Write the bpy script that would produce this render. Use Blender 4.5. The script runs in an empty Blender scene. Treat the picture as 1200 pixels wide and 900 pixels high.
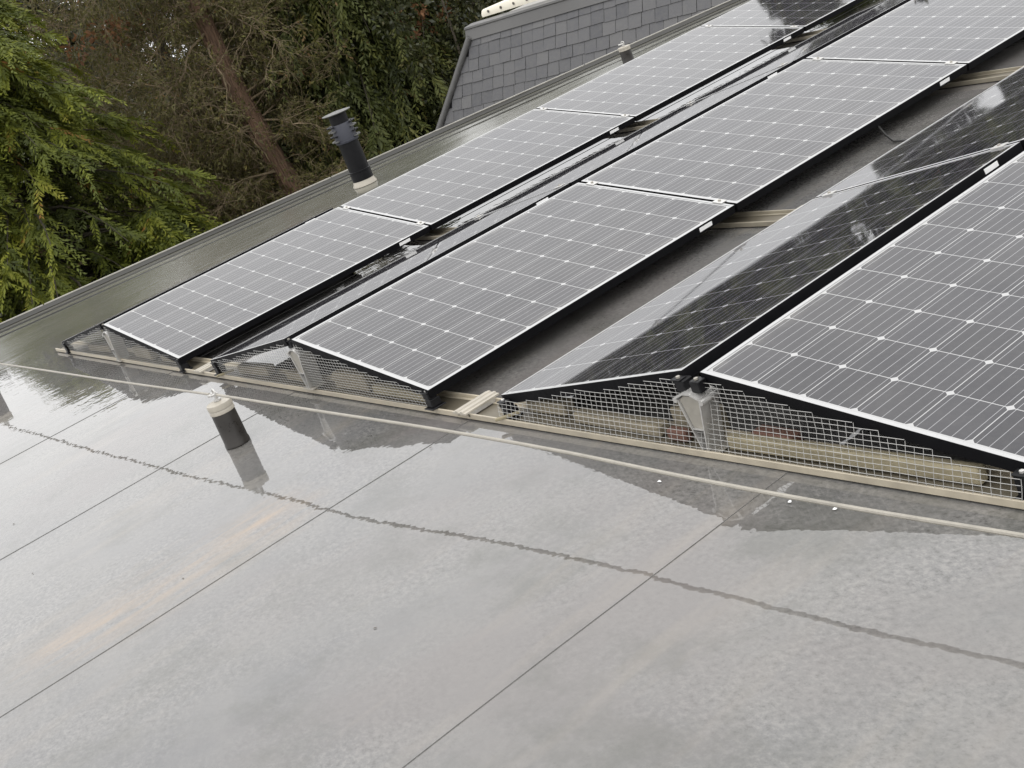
import bpy, math, random
import numpy as np
from mathutils import Vector, Matrix

S = bpy.context.scene
COL = S.collection
R = math.radians
random.seed(7)

# ------------------------------------------------------------------ measured layout
CAM = (2.70693, -2.11562, 1.53558)
CROT = (1.22726344, 0.35756999, 0.91830873)
FPX = 1568.53
PW, PL, PGAP, PD = 0.992, 1.65, 0.0171, 0.035      # panel width, length, joint gap, depth
TILT, ZLOW, RGAP = 0.161475, 0.09, 0.07544
PITCH = PL + PGAP
ROWS = {'A': (-4.8843, -0.058, 0.002), 'B': (-2.412, -0.057, 0.018), 'C': (0.0, 0.0, 0.0)}
CT, ST = math.cos(TILT), math.sin(TILT)
ZR = ZLOW + PW * ST


def polar(az, dist, z=0.0):
    a = R(az)
    return (CAM[0] - dist * math.sin(a), CAM[1] + dist * math.cos(a), z)


# ------------------------------------------------------------------ object helpers
class MB:
    """collects shapes for ONE mesh object"""
    def __init__(self):
        self.v, self.f, self.m = [], [], []

    def add(self, vs, fs, mi=0):
        n = len(self.v)
        self.v += [tuple(p) for p in vs]
        self.f += [tuple(i + n for i in f) for f in fs]
        self.m += [mi] * len(fs)
        return self

    def box(self, x0, x1, y0, y1, z0, z1, mi=0, mat=None, bev=0.0):
        if bev:
            b = bev
            vs = []
            for sx, sy, sz in [(-1, -1, -1), (1, -1, -1), (1, 1, -1), (-1, 1, -1), (-1, -1, 1), (1, -1, 1), (1, 1, 1), (-1, 1, 1)]:
                c = (x0 if sx < 0 else x1, y0 if sy < 0 else y1, z0 if sz < 0 else z1)
                vs.append((c[0], c[1] - sy * b, c[2] - sz * b))
                vs.append((c[0] - sx * b, c[1], c[2] - sz * b))
                vs.append((c[0] - sx * b, c[1] - sy * b, c[2]))
            fs = [(0, 9, 21, 12), (3, 15, 18, 6), (1, 13, 16, 4), (7, 19, 22, 10), (2, 5, 8, 11), (14, 23, 20, 17)]
            # edge chamfers
            fs += [(1, 4, 5, 2), (7, 10, 11, 8), (13, 14, 17, 16), (19, 20, 23, 22)]
            fs += [(0, 2, 11, 9), (3, 6, 8, 5), (12, 21, 23, 14), (15, 17, 20, 18)]
            fs += [(0, 12, 13, 1), (3, 4, 16, 15), (6, 18, 19, 7), (9, 10, 22, 21)]
            fs += [(0, 1, 2), (3, 5, 4), (6, 7, 8), (9, 11, 10), (12, 14, 13), (15, 16, 17), (18, 20, 19), (21, 22, 23)]
        else:
            vs = [(x0, y0, z0), (x1, y0, z0), (x1, y1, z0), (x0, y1, z0), (x0, y0, z1), (x1, y0, z1), (x1, y1, z1), (x0, y1, z1)]
            fs = [(0, 3, 2, 1), (4, 5, 6, 7), (0, 1, 5, 4), (1, 2, 6, 5), (2, 3, 7, 6), (3, 0, 4, 7)]
        if mat is not None:
            vs = [tuple(mat @ Vector(p)) for p in vs]
        return self.add(vs, fs, mi)

    def tube(self, pts, r, n=8, mi=0, cap=True):
        pts = [Vector(p) for p in pts]
        rr = r if isinstance(r, (list, tuple)) else [r] * len(pts)
        vs, fs = [], []
        up = None
        for i, p in enumerate(pts):
            t = (pts[min(i + 1, len(pts) - 1)] - pts[max(i - 1, 0)]).normalized()
            if up is None:
                up = Vector((0, 0, 1)) if abs(t.z) < .9 else Vector((1, 0, 0))
            s = t.cross(up).normalized()
            up = s.cross(t).normalized()
            for k in range(n):
                a = 2 * math.pi * k / n
                vs.append(p + (s * math.cos(a) + up * math.sin(a)) * rr[i])
        for i in range(len(pts) - 1):
            for k in range(n):
                a, b = i * n + k, i * n + (k + 1) % n
                fs.append((a, a + n, b + n, b))
        if cap:
            fs.append(tuple(range(n)))
            fs.append(tuple(reversed(range((len(pts) - 1) * n, len(pts) * n))))
        return self.add(vs, fs, mi)

    def lathe(self, prof, n=32, mi=0, c=(0, 0, 0)):
        vs, fs = [], []
        for r, z in prof:
            for k in range(n):
                a = 2 * math.pi * k / n
                vs.append((c[0] + r * math.cos(a), c[1] + r * math.sin(a), c[2] + z))
        for i in range(len(prof) - 1):
            for k in range(n):
                a, b = i * n + k, i * n + (k + 1) % n
                fs.append((a, b, b + n, a + n))
        fs.append(tuple(reversed(range(n))))
        fs.append(tuple(range((len(prof) - 1) * n, len(prof) * n)))
        return self.add(vs, fs, mi)

    def prism(self, poly, y0, y1, mi=0):
        """polygon in XZ extruded along Y"""
        n = len(poly)
        vs = [(x, y0, z) for x, z in poly] + [(x, y1, z) for x, z in poly]
        fs = [tuple(range(n)), tuple(reversed(range(n, 2 * n)))]
        fs += [(i, i + n, (i + 1) % n + n, (i + 1) % n) for i in range(n)]
        return self.add(vs, fs, mi)

    def build(self, name, mats, parent=None, loc=(0, 0, 0), smooth=False):
        me = bpy.data.meshes.new(name)
        me.from_pydata(self.v, [], self.f)
        if not isinstance(mats, (list, tuple)):
            mats = [mats]
        for m in mats:
            me.materials.append(m)
        me.polygons.foreach_set('material_index', self.m)
        if smooth:
            me.polygons.foreach_set('use_smooth', [True] * len(self.f))
            try:
                me.set_sharp_from_angle(angle=R(38))
            except Exception:
                pass
        me.update()
        o = bpy.data.objects.new(name, me)
        COL.objects.link(o)
        o.location = loc
        if parent:
            o.parent = parent
        return o


def tag(o, label=None, cat=None, group=None, kind=None):
    if label: o['label'] = label
    if cat: o['category'] = cat
    if group: o['group'] = group
    if kind: o['kind'] = kind
    return o


def empty(name, loc=(0, 0, 0), rot=(0, 0, 0)):
    o = bpy.data.objects.new(name, None)
    COL.objects.link(o)
    o.location = loc
    o.rotation_euler = rot
    o.empty_display_size = .1
    return o


def copy_tree(o, parent=None):
    c = o.copy()
    COL.objects.link(c)
    if parent:
        c.parent = parent
    for ch in [x for x in o.children]:
        copy_tree(ch, c)
    return c


# ------------------------------------------------------------------ material helpers
class NT:
    def __init__(self, name):
        self.mat = bpy.data.materials.new(name)
        self.mat.use_nodes = True
        self.t = self.mat.node_tree
        self.b = self.t.nodes['Principled BSDF']
        self.out = self.t.nodes['Material Output']

    def n(self, typ, **kw):
        nd = self.t.nodes.new(typ)
        for k, v in kw.items():
            setattr(nd, k, v)
        return nd

    def l(self, a, b):
        self.t.links.new(a, b)

    def val(self, sock, v):
        if hasattr(v, 'is_output'):
            self.l(v, sock)
        else:
            sock.default_value = v

    def math(self, op, a, b=0.0, c=0.0, clamp=False):
        nd = self.n('ShaderNodeMath', operation=op, use_clamp=clamp)
        self.val(nd.inputs[0], a); self.val(nd.inputs[1], b); self.val(nd.inputs[2], c)
        return nd.outputs[0]

    def mix(self, fac, a, b, blend='MIX'):
        nd = self.n('ShaderNodeMix', data_type='RGBA', blend_type=blend)
        self.val(nd.inputs['Factor'], fac)
        for s, v in (('A', a), ('B', b)):
            sk = [i for i in nd.inputs if i.name == s and i.type == 'RGBA'][0]
            self.val(sk, v if hasattr(v, 'is_output') else (*v, 1.0) if len(v) == 3 else v)
        return [o for o in nd.outputs if o.type == 'RGBA'][0]

    def coord(self, kind='Object'):
        return self.n('ShaderNodeTexCoord').outputs[kind]

    def mapping(self, vec, scale=(1, 1, 1), rot=(0, 0, 0), loc=(0, 0, 0)):
        nd = self.n('ShaderNodeMapping')
        self.l(vec, nd.inputs['Vector'])
        nd.inputs['Scale'].default_value = scale
        nd.inputs['Rotation'].default_value = rot
        nd.inputs['Location'].default_value = loc
        return nd.outputs[0]

    def noise(self, vec, scale, detail=4, rough=.5, dist=0.0):
        nd = self.n('ShaderNodeTexNoise')
        self.l(vec, nd.inputs['Vector'])
        nd.inputs['Scale'].default_value = scale
        nd.inputs['Detail'].default_value = detail
        nd.inputs['Roughness'].default_value = rough
        nd.inputs['Distortion'].default_value = dist
        return nd.outputs['Fac']

    def ramp(self, fac, stops):
        nd = self.n('ShaderNodeValToRGB')
        self.l(fac, nd.inputs[0])
        el = nd.color_ramp.elements
        while len(el) < len(stops):
            el.new(.5)
        for e, (p, c) in zip(el, stops):
            e.position = p
            e.color = (*c, 1.0) if len(c) == 3 else c
        return nd.outputs[0]

    def mr(self, v, a, b, c=0.0, d=1.0):
        nd = self.n('ShaderNodeMapRange')
        self.val(nd.inputs[0], v)
        for i, x in enumerate((a, b, c, d)):
            nd.inputs[i + 1].default_value = x
        return nd.outputs[0]

    def sep(self, vec):
        nd = self.n('ShaderNodeSeparateXYZ')
        self.l(vec, nd.inputs[0])
        return nd.outputs

    def bump(self, height, strength=.3, dist=.01, prev=None):
        nd = self.n('ShaderNodeBump')
        nd.inputs['Strength'].default_value = strength
        nd.inputs['Distance'].default_value = dist
        self.l(height, nd.inputs['Height'])
        if prev is not None:
            self.l(prev, nd.inputs['Normal'])
        return nd.outputs[0]

    def set(self, **kw):
        for k, v in kw.items():
            self.val(self.b.inputs[k.replace('_', ' ')], (*v, 1.0) if isinstance(v, tuple) and len(v) == 3 else v)
        return self


def simple(name, col, rough=.5, metal=0.0, var=.25, scale=30.0, bump=.15, spec=None, rvar=.15):
    t = NT(name)
    co = t.coord()
    nz = t.noise(co, scale, 5, .6)
    nz2 = t.noise(co, scale * .13, 3, .5)
    f = t.math('ADD', t.math('MULTIPLY', nz, .5), t.math('MULTIPLY', nz2, .5))
    lo = tuple(c * (1 - var) for c in col)
    hi = tuple(min(1, c * (1 + var)) for c in col)
    t.set(Base_Color=t.ramp(f, [(.3, lo), (.7, hi)]), Roughness=t.mr(nz, .3, .7, max(0.02, rough - rvar), rough + rvar), Metallic=metal)
    if spec is not None:
        t.b.inputs['Specular IOR Level'].default_value = spec
    if bump:
        t.set(Normal=t.bump(nz, bump, .004))
    return t.mat


M = {}
M['black_metal'] = simple('black anodised metal', (.005, .005, .006), .5, 0, .3, 60, .05, spec=.08)
M['lip'] = simple('pale frame lip', (.42, .42, .42), .38, .35, .08, 60, .03)  # frame top paler than the black frame sides
M['black_plastic'] = simple('black clamp metal', (.008, .008, .009), .45, 0, .3, 80, .1, spec=.2)
M['alu'] = simple('mill aluminium', (.52, .51, .49), .38, .55, .18, 40, .08)
M['alu_dull'] = simple('weathered aluminium', (.34, .32, .28), .5, .35, .25, 35, .1)
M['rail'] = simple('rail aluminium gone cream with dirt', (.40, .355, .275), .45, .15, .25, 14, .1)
M['rail_dull'] = simple('rail aluminium, shaded side dirty', (.24, .215, .165), .5, .15, .3, 14, .1)  # darker rail colour for the rails behind the front one
M['rail_floor'] = simple('shade-darkened channel floor', (.12, .104, .075), .55, 0, .4, 9, .15)  # darkened colour stands in for the shade inside the rail under the panels
M['wire'] = simple('galvanised wire', (.36, .355, .34), .45, .2, .2, 50, 0)
M['sticker'] = simple('white sticker', (.8, .8, .79), .4, 0, .05, 30, 0)
M['rope'] = simple('pale steel cable', (.30, .28, .24), .55, .1, .2, 120, .3)
M['cream'] = simple('cream painted cap', (.37, .34, .285), .45, 0, .14, 25, .12)
M['lead'] = simple('dark lead sleeve', (.032, .029, .026), .38, .1, .45, 18, .2, rvar=.2)
M['flue'] = simple('black flue plastic', (.006, .006, .007), .45, 0, .4, 30, .05, spec=.2)
M['flue_panel'] = simple('slate blue flue band', (.032, .034, .046), .5, 0, .25, 30, .05)
M['grey_plastic'] = simple('pale grey flue cap', (.10, .10, .095), .5, 0, .15, 30, .05)
M['scrap'] = simple('dead leaf', (.06, .045, .03), .7)
M['cable'] = simple('black cable', (.015, .014, .013), .5)
M['shine_strip'] = simple('pale edge shine strip', (.36, .345, .31), .4, .3, .2, 10, .1)  # pale colour stands in for water shine along the kerb edge
M['lead_flash'] = simple('lead flashing', (.10, .098, .096), .5, .1, .25, 6, .2)
M['coping'] = simple('cream coping', (.66, .62, .52), .55, 0, .12, 5, .15)
M['render_wall'] = simple('grey render', (.30, .29, .27), .8, 0, .15, 5, .2)
M['hole'] = simple('dark rivet', (.09, .08, .07), .6)
M['underside'] = simple('panel back sheet', (.02, .02, .021), .7)


def m_block(name, col):
    t = NT(name)
    co = t.coord()
    a = t.noise(co, 90, 6, .7); b = t.noise(co, 9, 4, .6)
    c = t.mix(t.mr(b, .35, .65), tuple(x * .75 for x in col), col)
    c = t.mix(t.mr(a, .35, .75, 0, .5), c, tuple(x * 1.35 for x in col))
    t.set(Base_Color=c, Roughness=.85, Normal=t.bump(a, .5, .004))
    return t.mat


M['block'] = m_block('buff concrete block', (.22, .19, .135))
M['brick'] = m_block('red brick', (.14, .07, .05))
M['timber'] = m_block('weathered batten', (.27, .235, .155))


# --- solar cells
def m_cells():
    t = NT('mono solar cells behind glass')
    co = t.coord('Object')
    s = t.sep(co)
    lip = .012
    px, py = (PW - 2 * lip - .010) / 6, (PL - 2 * lip - .014) / 10
    u = t.math('DIVIDE', t.math('SUBTRACT', s[0], lip + .005), px)
    v = t.math('DIVIDE', t.math('SUBTRACT', s[1], lip + .007), py)
    fu, fv = t.math('FRACT', u), t.math('FRACT', v)
    du = t.math('MULTIPLY', t.math('ABSOLUTE', t.math('SUBTRACT', fu, .5)), px)
    dv = t.math('MULTIPLY', t.math('ABSOLUTE', t.math('SUBTRACT', fv, .5)), py)
    gap = t.math('MAXIMUM', t.math('GREATER_THAN', du, px / 2 - .0013), t.math('GREATER_THAN', dv, py / 2 - .0013))
    star = t.math('GREATER_THAN', t.math('ADD', du, dv), (px + py) / 2 - .0125)
    out = t.math('MAXIMUM', t.math('GREATER_THAN', t.math('ABSOLUTE', t.math('SUBTRACT', u, 3)), 3.0),
                 t.math('GREATER_THAN', t.math('ABSOLUTE', t.math('SUBTRACT', v, 5)), 5.0))
    white = t.math('MAXIMUM', t.math('MAXIMUM', gap, star), out)
    fb = t.math('FRACT', t.math('MULTIPLY', fu, 5))
    bus = t.math('LESS_THAN', t.math('ABSOLUTE', t.math('SUBTRACT', fb, .5)), .5 * .0016 / (px / 5))
    # cell to cell tone
    cid = t.n('ShaderNodeCombineXYZ')
    t.l(t.math('FLOOR', u), cid.inputs[0]); t.l(t.math('FLOOR', v), cid.inputs[1])
    info = t.n('ShaderNodeObjectInfo')
    t.l(info.outputs['Random'], cid.inputs[2])
    wn = t.n('ShaderNodeTexWhiteNoise', noise_dimensions='3D')
    t.l(cid.outputs[0], wn.inputs['Vector'])
    geo = t.n('ShaderNodeNewGeometry')
    dust = t.noise(geo.outputs['Position'], 3.2, 6, .62)
    dust2 = t.noise(geo.outputs['Position'], 60, 3, .6)
    cell = t.mix(wn.outputs['Value'], (.012, .0115, .016), (.020, .0195, .025))
    c = t.mix(bus, cell, (.265, .265, .275))
    c = t.mix(white, c, (.36, .36, .358))
    edge = t.math('MULTIPLY', t.mr(t.math('ABSOLUTE', t.math('SUBTRACT', s[0], PW / 2)), PW / 2 - .06, PW / 2 - .012, 0, .16), t.mr(t.noise(geo.outputs['Position'], 14, 4, .6), .35, .65, 0, 1))
    d = t.math('ADD', t.mr(dust, .3, .75, .004, .05), t.mr(dust2, .45, .8, 0, .025))
    c = t.mix(t.math('ADD', d, edge), c, (.42, .40, .36))
    t.set(Base_Color=c, IOR=1.46, Roughness=t.mr(dust, .3, .7, .015, .05))
    w = t.noise(geo.outputs['Position'], 1.3, 2, .5)
    t.set(Normal=t.bump(w, .10, .01))
    return t.mat


M['cells'] = m_cells()


# --- flat roof membrane under a film of water
def m_roof(name='wet roof membrane'):
    t = NT(name)
    co = t.coord('Object')
    s = t.sep(co)
    big = t.noise(co, .9, 5, .6)
    mid = t.noise(co, 4.5, 6, .65)
    fine = t.noise(co, 120, 4, .7)
    grit = t.noise(co, 420, 2, .6)
    base = t.ramp(big, [(.25, (0.115, 0.114, 0.116)), (.5, (0.134, 0.131, 0.127)), (.75, (0.154, 0.147, 0.138))])
    base = t.mix(t.mr(mid, .42, .72, 0, .5), base, (0.171, 0.164, 0.153))
    base = t.mix(t.mr(mid, .28, .46, .35, 0), base, (0.087, 0.087, 0.084))
    # scattered pin holes and specks of dirt
    vor = t.n('ShaderNodeTexVoronoi', feature='F1')
    t.l(co, vor.inputs['Vector']); vor.inputs['Scale'].default_value = 26
    pits = t.mr(vor.outputs['Distance'], .05, .13, 1, 0)
    pm = t.math('MULTIPLY', pits, t.mr(t.noise(co, 2.1, 4, .6), .5, .62, 0, .7))
    base = t.mix(pm, base, (0.077, 0.073, 0.070))
    spk = t.mr(fine, .60, .70, 0, .45)
    base = t.mix(spk, base, (0.105, 0.101, 0.098))
    flk = t.noise(t.mapping(co, (1, 1.35, 1), (0, 0, .6)), 48, 6, .72)
    fmask = t.mr(t.noise(co, 1.5, 4, .6), .36, .64, .12, .95)
    base = t.mix(t.math('MULTIPLY', fmask, t.mr(flk, .53, .64, 0, .85)), base, (0.073, 0.070, 0.065))
    base = t.mix(t.math('MULTIPLY', fmask, t.mr(flk, .50, .40, 0, 1)), base, (0.193, 0.185, 0.175))
    base = t.mix(t.mr(t.noise(co, .75, 5, .6, .6), .47, .62, 0, .6), base, (.132, .119, .114))
    olv = t.mr(t.noise(t.mapping(co, (1, 1, 1), loc=(3.1, 1.7, 0)), 2.3, 7, .72), .50, .66, 0, .55)
    base = t.mix(olv, base, (.072, .072, .062))
    # tan silt stain beside the middle seam, streaked along the sheet
    st = t.mapping(co, (3.0, .45, 1))
    sn = t.noise(st, 5, 5, .65)
    bx = t.math('MULTIPLY', t.mr(t.math('ABSOLUTE', t.math('ADD', s[0], 1.40)), .03, .26, 1, 0), t.mr(t.math('ABSOLUTE', t.math('ADD', s[1], 1.17)), .38, .62, 1, 0))
    base = t.mix(t.math('MULTIPLY', bx, t.mr(sn, .38, .68, 0, .75)), base, (0.259, 0.185, 0.115))
    # silt washed out in broad tongues
    base = t.mix(t.mr(t.noise(st, 1.7, 5, .6), .55, .8, 0, .35), base, (0.252, 0.217, 0.175))
    # moss tint along the roof edge
    e = t.math('SUBTRACT', s[0], t.math('MULTIPLY', s[1], .235))
    em = t.math('MULTIPLY', t.mr(e, -6.9, -6.1, 1, 0), t.mr(t.noise(t.mapping(co, (6, .5, 1), (0, 0, -.23)), 3, 6, .7), .3, .6, .35, .85))
    base = t.mix(em, base, (0.0693, 0.0693, 0.0462))
    rough = t.math('ADD', t.mr(mid, .35, .7, .002, .014), t.mr(flk, .62, .75, 0, .02))
    rough = t.math('ADD', rough, t.math('MULTIPLY', em, .20))
    # ripple of the sheet, woven texture, streaks
    long = t.noise(t.mapping(co, (2.6, .5, 1)), 2.2, 3, .5)
    n1 = t.bump(t.noise(co, 1.1, 2, .5), .12, .02)
    n2 = t.bump(long, .12, .008, n1)
    n3 = t.bump(t.noise(co, 24, 1, .5), .20, .0012, n2)
    n3 = t.bump(t.noise(t.mapping(co, (1.5, .8, 1)), 46, 0, .5), .07, .0007, n3)
    n4 = n3
    t.set(Base_Color=base, Roughness=rough, IOR=1.58, Normal=n4)
    return t.mat


M['roof'] = m_roof()
M['seam'] = simple('dark seam edge', (.11, .107, .103), .3, 0, .3, 40, .1)
M['kerb'] = simple('felted kerb', (.042, .041, .037), .75, 0, .4, 5, .3)


def m_slate():
    t = NT('natural slate')
    at = t.n('ShaderNodeAttribute', attribute_name='tint')
    co = t.coord()
    nz = t.noise(co, 14, 5, .65)
    c = t.ramp(at.outputs['Fac'], [(0, (0.0578, 0.0578, 0.0649)), (.5, (0.0825, 0.0814, 0.0869)), (1, (0.1128, 0.1100, 0.1100))])
    c = t.mix(t.mr(nz, .35, .75, 0, .45), c, (0.1155, 0.1128, 0.1045))
    t.set(Base_Color=c, Roughness=.55, Normal=t.bump(nz, .4, .01))
    return t.mat


M['slate'] = m_slate()


def m_leaf(name, stops, trans=.35, rough=.55):
    t = NT(name)
    at = t.n('ShaderNodeAttribute', attribute_name='tint')
    c = t.ramp(at.outputs['Fac'], stops)
    t.set(Base_Color=c, Roughness=rough)
    t.b.inputs['Specular IOR Level'].default_value = .25
    tr = t.n('ShaderNodeBsdfTranslucent')
    t.l(c, tr.inputs[0])
    mx = t.n('ShaderNodeMixShader')
    mx.inputs[0].default_value = trans
    t.l(t.b.outputs[0], mx.inputs[1]); t.l(tr.outputs[0], mx.inputs[2])
    t.l(mx.outputs[0], t.out.inputs['Surface'])
    return t.mat


M['leaf_bright'] = m_leaf('cypress sprays', [(0, (0.0429, 0.0540, 0.0145)), (.35, (0.1023, 0.1230, 0.0203)), (.7, (0.1898, 0.2070, 0.0261)), (.93, (0.2640, 0.2475, 0.0406)), (1, (0.2805, 0.1425, 0.0435))])
M['leaf_dark'] = m_leaf('dark hanging sprays', [(0, (0.0297, 0.0375, 0.0130)), (.5, (0.0742, 0.0870, 0.0217)), (.9, (0.1320, 0.1320, 0.0319)), (1, (0.1650, 0.1050, 0.0435))])
M['leaf_olive'] = m_leaf('olive sparse sprays', [(0, (0.0578, 0.0510, 0.0261)), (.5, (0.1072, 0.0990, 0.0348)), (.85, (0.1485, 0.1425, 0.0377)), (1, (0.2145, 0.1125, 0.0508))])
M['leaf_holly'] = m_leaf('glossy dark leaves', [(0, (0.0165, 0.0210, 0.0101)), (.6, (0.0413, 0.0450, 0.0174)), (1, (0.0825, 0.0750, 0.0290))], .15, .3)
M['leaf_rust'] = m_leaf('rust leaves', [(0, (.10, .05, .025)), (1, (.26, .13, .06))])
M['leaf_far'] = m_leaf('far grey green sprays', [(0, (.058, .060, .040)), (.6, (.10, .10, .064)), (1, (.15, .12, .07))])


def m_bark(name, a, b):
    t = NT(name)
    co = t.coord()
    n = t.noise(t.mapping(co, (7, 7, .8)), 4, 6, .7)
    t.set(Base_Color=t.ramp(n, [(.3, a), (.7, b)]), Roughness=.85, Normal=t.bump(n, .8, .03))
    return t.mat


M['bark_red'] = m_bark('red brown stringy bark', (.06, .038, .024), (.21, .125, .078))
M['bark_dark'] = m_bark('dark mossy bark', (.022, .018, .012), (.06, .05, .03))
M['bark_grey'] = m_bark('grey twig bark', (.045, .038, .028), (.12, .10, .072))
M['bark_twig'] = m_bark('olive brown twig bark', (.10, .075, .043), (.25, .19, .115))
M['bark_pale'] = m_bark('pale twig bark', (.12, .10, .075), (.26, .22, .165))


def m_ground():
    t = NT('leaf litter and rough grass')
    co = t.coord()
    a = t.noise(co, .35, 6, .65); b = t.noise(co, 6, 6, .7)
    c = t.ramp(a, [(.3, (.05, .045, .028)), (.55, (.055, .065, .025)), (.75, (.07, .055, .035))])
    c = t.mix(t.mr(b, .3, .7, 0, .5), c, (.03, .026, .018))
    t.set(Base_Color=c, Roughness=.9, Normal=t.bump(b, .8, .08))
    return t.mat


M['ground'] = m_ground()

# ------------------------------------------------------------------ setting
GZ = -8.0
g = MB()
g.add([(-400, -400, GZ), (400, -400, GZ), (400, 400, GZ), (-400, 400, GZ)], [(0, 1, 2, 3)])
tag(g.build('ground', M['ground']), 'rough ground of grass and leaf litter far below the roof', 'ground', kind='structure')


def edge_x(y):
    return -8.30 + .235 * y


# flat roof: lapped sheets, each rising 4 mm to its right-hand lap
YA, YB = -7.0, 10.5
seams = [-4.06, -2.60, -1.20, .303, 1.76, 3.2, 4.66]
rb = MB()
prev = None
lap = .0020
xl = seams[0]
ys = [YA + (YB - YA) * i / 60 for i in range(61)]
wob = {k: [.004 * math.sin(y * 1.3 + k * 2.1) + .0025 * math.sin(y * 4.7 + k) for y in ys] for k in range(-1, 9)}
NXS = 8
for k in range(-1, len(seams)):
    for i in range(60):
        pass
for k in range(-1, len(seams)):
    rows = []
    for i, y in enumerate(ys):
        x0 = edge_x(y) if k < 0 else seams[k] + wob[k][i]
        x1 = (seams[k + 1] + wob[k + 1][i]) if k + 1 < len(seams) else 6.5
        row = []
        for j in range(NXS + 1):
            f = j / NXS
            row.append((x0 + (x1 - x0) * f, y, lap * f))
        row.append((x1 + .0005, y, 0.0))
        rows.append(row)
    vs = [p for r in rows for p in r]
    w = NXS + 2
    fs, fm = [], []
    for i in range(60):
        for j in range(w - 1):
            a = i * w + j
            rb.add([vs[a], vs[a + 1], vs[a + w + 1], vs[a + w]], [(0, 1, 2, 3)], 1 if j == w - 2 else 0)
# roof body under the sheets (fascia walls)
rb.add([(edge_x(YA), YA, -.002), (6.5, YA, -.002), (6.5, YB, -.002), (edge_x(YB), YB, -.002),
        (edge_x(YA), YA, GZ), (6.5, YA, GZ), (6.5, YB, GZ), (edge_x(YB), YB, GZ)],
       [(0, 4, 5, 1), (1, 5, 6, 2), (2, 6, 7, 3), (3, 7, 4, 0)], 2)
# weld shared vertices for smooth continuous shading
roof = rb.build('flat_roof', [M['roof'], M['seam'], M['render_wall']])
tag(roof, 'wet grey flat roof of lapped sheets with puddled water film', 'flat roof', kind='structure')

# upstand kerb along the edge and a thin pale strip modelled for its wet shine (parts of the roof)
kb = MB()
d = Vector((.235, 1, 0)).normalized(); nrm = Vector((d.y, -d.x, 0))
prof = [(-.070, -.30), (-.070, .020), (-.062, .030), (-.03, .033), (-.010, .026), (.008, .010), (.022, .0035)]
pts = []
NK = 40
for i in range(NK + 1):
    y = YA + (YB - YA) * i / NK
    b = Vector((edge_x(y), y, 0))
    wv = .006 * math.sin(y * 2.3) + .004 * math.sin(y * 5.1)
    for (o_, z_) in prof:
        pts.append(b + nrm * (o_ + wv) + Vector((0, 0, z_)))
q = len(prof)
kb.add(pts, [(i * q + j, i * q + j + 1, (i + 1) * q + j + 1, (i + 1) * q + j) for i in range(NK) for j in range(q - 1)])
kb.build('edge_kerb', M['kerb'], roof, smooth=True)
tb = MB()
for i in range(7):
    y0 = YA + (YB - YA) * i / 7; y1 = YA + (YB - YA) * (i + 1) / 7 - .01
    a = Vector((edge_x(y0), y0, .036)) + nrm * (-.020); b = Vector((edge_x(y1), y1, .036)) + nrm * (-.020)
    L = (b - a).length
    m = Matrix.Translation(a) @ Matrix(((nrm.x, d.x, 0, 0), (nrm.y, d.y, 0, 0), (0, 0, 1, 0), (0, 0, 0, 1)))
    tb.box(-.006, .006, 0, L, -.008, .003, mat=m, bev=.002)
tb.build('edge_shine', M['shine_strip'], roof)
rl = MB()
for off, r_ in ((.42, .006), (.20, .009)):
    p_ = []
    for i in range(41):
        y = YA + (YB - YA) * i / 40
        p_.append(Vector((edge_x(y) + off, y, .001 + .002 * math.sin(y * 3 + off))))
    rl.tube(p_, r_, 6)
rl.build('felt_ridge', M['kerb'], roof, smooth=True)

# ------------------------------------------------------------------ solar panels


def make_panel():
    root = empty('solar_panel')
    f = MB()
    lip = .012
    # long sides run through, short sides butt between
    for x0, x1 in ((0, .002), (PW - .002, PW)):
        f.box(x0, x1, 0, PL, -PD, -.0006)
    for y0, y1 in ((0, .002), (PL - .002, PL)):
        f.box(.002, PW - .002, y0, y1, -PD, -.0006)
    f.box(0, lip, 0, PL, -.0006, 0, 1)
    f.box(PW - lip, PW, 0, PL, -.0006, 0, 1)
    f.box(lip, PW - lip, 0, lip, -.0006, 0, 1)
    f.box(lip, PW - lip, PL - lip, PL, -.0006, 0, 1)
    # bottom flange
    f.box(.002, .028, .002, PL - .002, -PD, -PD + .002)
    f.box(PW - .028, PW - .002, .002, PL - .002, -PD, -PD + .002)
    f.build('panel_frame', [M['black_metal'], M['lip']], root)
    gl = MB()
    gl.box(.003, PW - .003, .003, PL - .003, -.006, -.0016)
    gl.build('cell_glass', M['cells'], root)
    bk = MB()
    bk.box(.003, PW - .003, .003, PL - .003, -.008, -.0065)
    bk.build('back_sheet', M['underside'], root)
    st = MB()
    st.box(PW + .0003, PW + .0012, PL * .868, PL * .868 + .075, -.027, -.009)
    st.build('frame_sticker', M['sticker'], root)
    return root


panel0 = make_panel()
first = [True]
SEATS = {}


def place_panel(row, side, k, label):
    xr, yo, dz = ROWS[row]
    o = panel0 if first[0] else copy_tree(panel0)
    first[0] = False
    y = yo + k * PITCH
    if side > 0:
        o.location = (xr + RGAP / 2, y, ZR + dz)
        o.rotation_euler = (0, TILT, 0)
    else:
        o.location = (xr - RGAP / 2 - PW * CT, y, ZLOW + dz)
        o.rotation_euler = (0, -TILT, 0)
    tag(o, label, 'solar panel', 'solar panels on the flat roof')


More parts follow.
